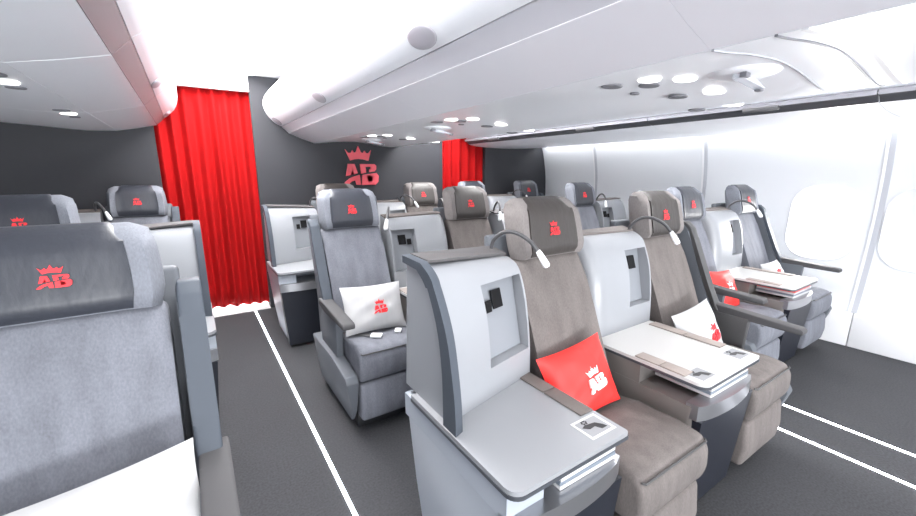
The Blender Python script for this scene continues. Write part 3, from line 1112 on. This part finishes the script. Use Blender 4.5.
N_SEAT = build_seat(-0.29, 0.72, 'huge grey seat in the left foreground with white pillow', 'cool', arm=1)
N_SEAT.scale = (1.14, 1, 0.972)
build_seat(-0.61, 1.83, 'grey seat directly behind the left foreground seat', 'cool')
build_console(-0.185, 2.02, 'white console behind the left foreground seat on the aisle', m=True, lamp=False)
build_console(-0.77, SY[2], 'white console with gooseneck lamp at the left bulkhead', aisle=False)
build_seat(-0.34, SY[2], 'grey seat left of the tall red curtain', 'cool', arm=1)

# ------------------------------------------------------------------ pillows
build_pillow((0.765, 1.995, 0.58), (-0.42, 0.02, -0.05), 'white pillow with red emblem on the seat with the seat belt', 'white', 0.34, 0.26, 0.05, 1, 0.075, 0.02, 0.0)
build_pillow((1.10, 0.865, 0.565), (-0.42, -0.12, -0.05), 'large red pillow with white emblem on the taupe foreground seat', 'red', 0.31, 0.26, 0.05, 2, 0.085, 0.03, 0.0, 0.1)
build_pillow((1.95, 0.87, 0.565), (-0.42, -0.1, 0.0), 'white pillow with red emblem beside the cream-topped table', 'white', 0.32, 0.23, 0.045, 3, 0.085, 0.05, -0.03, 0.1)
build_pillow((2.80, 1.13, 0.565), (-0.42, 0.1, 0.0), 'small red pillow on the grey seat across the right aisle', 'red', 0.32, 0.25, 0.045, 4, 0.08)
build_pillow((3.62, 1.14, 0.545), (-0.42, 0, 0.0), 'small white pillow on the seat nearest the sunlit window', 'white', 0.30, 0.2, 0.045, 5, 0.07)
build_pillow((-0.245, 0.985, 0.545), (-0.42, -0.12, 0.0), 'large white pillow at the lower left on the foreground seat', 'white', 0.40, 0.27, 0.055, 6, 0.085, 0.02, -0.02)


# ------------------------------------------------------------------ magazines and cards
def magazine(x, y, zz, rot, colour, label, h=0.008, w_=0.2, d_=0.2):
    o = place('magazine', finish(box(-w_ / 2, w_ / 2, -d_ / 2, d_ / 2, 0, h, 0.002), 'magazine'), colour, loc=(x, y, zz), rot=(0, 0, rot))
    return tag(o, label, 'magazine', 'magazines in the console slots')


for cx, cyy, m_, lab in ((0.7285, CY[0], 1, 'foreground white console'), (1.578, CY[0], 1, 'cream-topped table console'), (3.255, SY[0], 1, 'console by the sunlit window')):
    fore = lab.startswith('fore')
    cols = ('paper_white', 'paper_blue', 'paper_white', 'paper_blue' if fore else 'paper_red', 'paper_white')
    pos = ('bottom of the stack', 'second from the bottom', 'middle of the stack', 'second from the top', 'top of the stack')
    kind = ('white', 'pale blue', 'white', 'pale blue' if fore else 'red', 'white')
    for i in range(5):
        magazine(cx + 0.075 if lab.startswith('fore') else cx + 0.03, cyy + 0.125, 0.513 + i * 0.0125, random.uniform(-0.02, 0.02), cols[i], '%s magazine, %s in the %s' % (kind[i], pos[i], lab), 0.0115,
                 0.22 if lab.startswith('fore') else 0.29, 0.21)


def card(x, y, zz, rot, label):
    t = thing('safety_card', label, 'card', (x, y, zz), (0, 0, rot), 'cards on the console tables')
    place('sheet', finish(box(-0.05, 0.05, -0.04, 0.04, 0, 0.001), 'sheet'), 'card_white', t)
    place('printed_panel', finish(box(-0.042, 0.042, -0.032, 0.032, 0.0011, 0.0015), 'printed_panel'), 'ink_grey', t)
    bm = bmesh.new()
    add_poly_prism(bm, [(-0.036, 0.008, 0.0016), (-0.02, -0.006, 0.0016), (0.002, -0.004, 0.0016), (0.012, -0.022, 0.0016), (0.034, -0.022, 0.0016), (0.03, -0.010, 0.0016), (0.016, 0.008, 0.0016), (-0.02, 0.014, 0.0016)], (0, 0, 0.0004))
    for a in range(6):
        q = 2 * math.pi * a / 6
        cx, cy = -0.012 + 0.008 * math.cos(q), 0.023 + 0.006 * math.sin(q)
        add_poly_prism(bm, [(cx - 0.003, cy - 0.003, 0.0016), (cx + 0.003, cy - 0.003, 0.0016), (cx + 0.003, cy + 0.003, 0.0016), (cx - 0.003, cy + 0.003, 0.0016)], (0, 0, 0.0004))
    place('picture', finish(bm, 'picture'), 'ink_black', t)
    return t


card(0.7285 + 0.145, CY[0] + 0.07, 0.6, 0.0, 'white printed card on the corner of the foreground white table')
card(1.578 - 0.14, CY[0] + 0.055, 0.6, 0.0, 'printed card on the cream table, corner nearer the red pillow')
card(1.578 + 0.15, CY[0] + 0.06, 0.6, 0.0, 'printed card on the cream table, corner away from the red pillow')
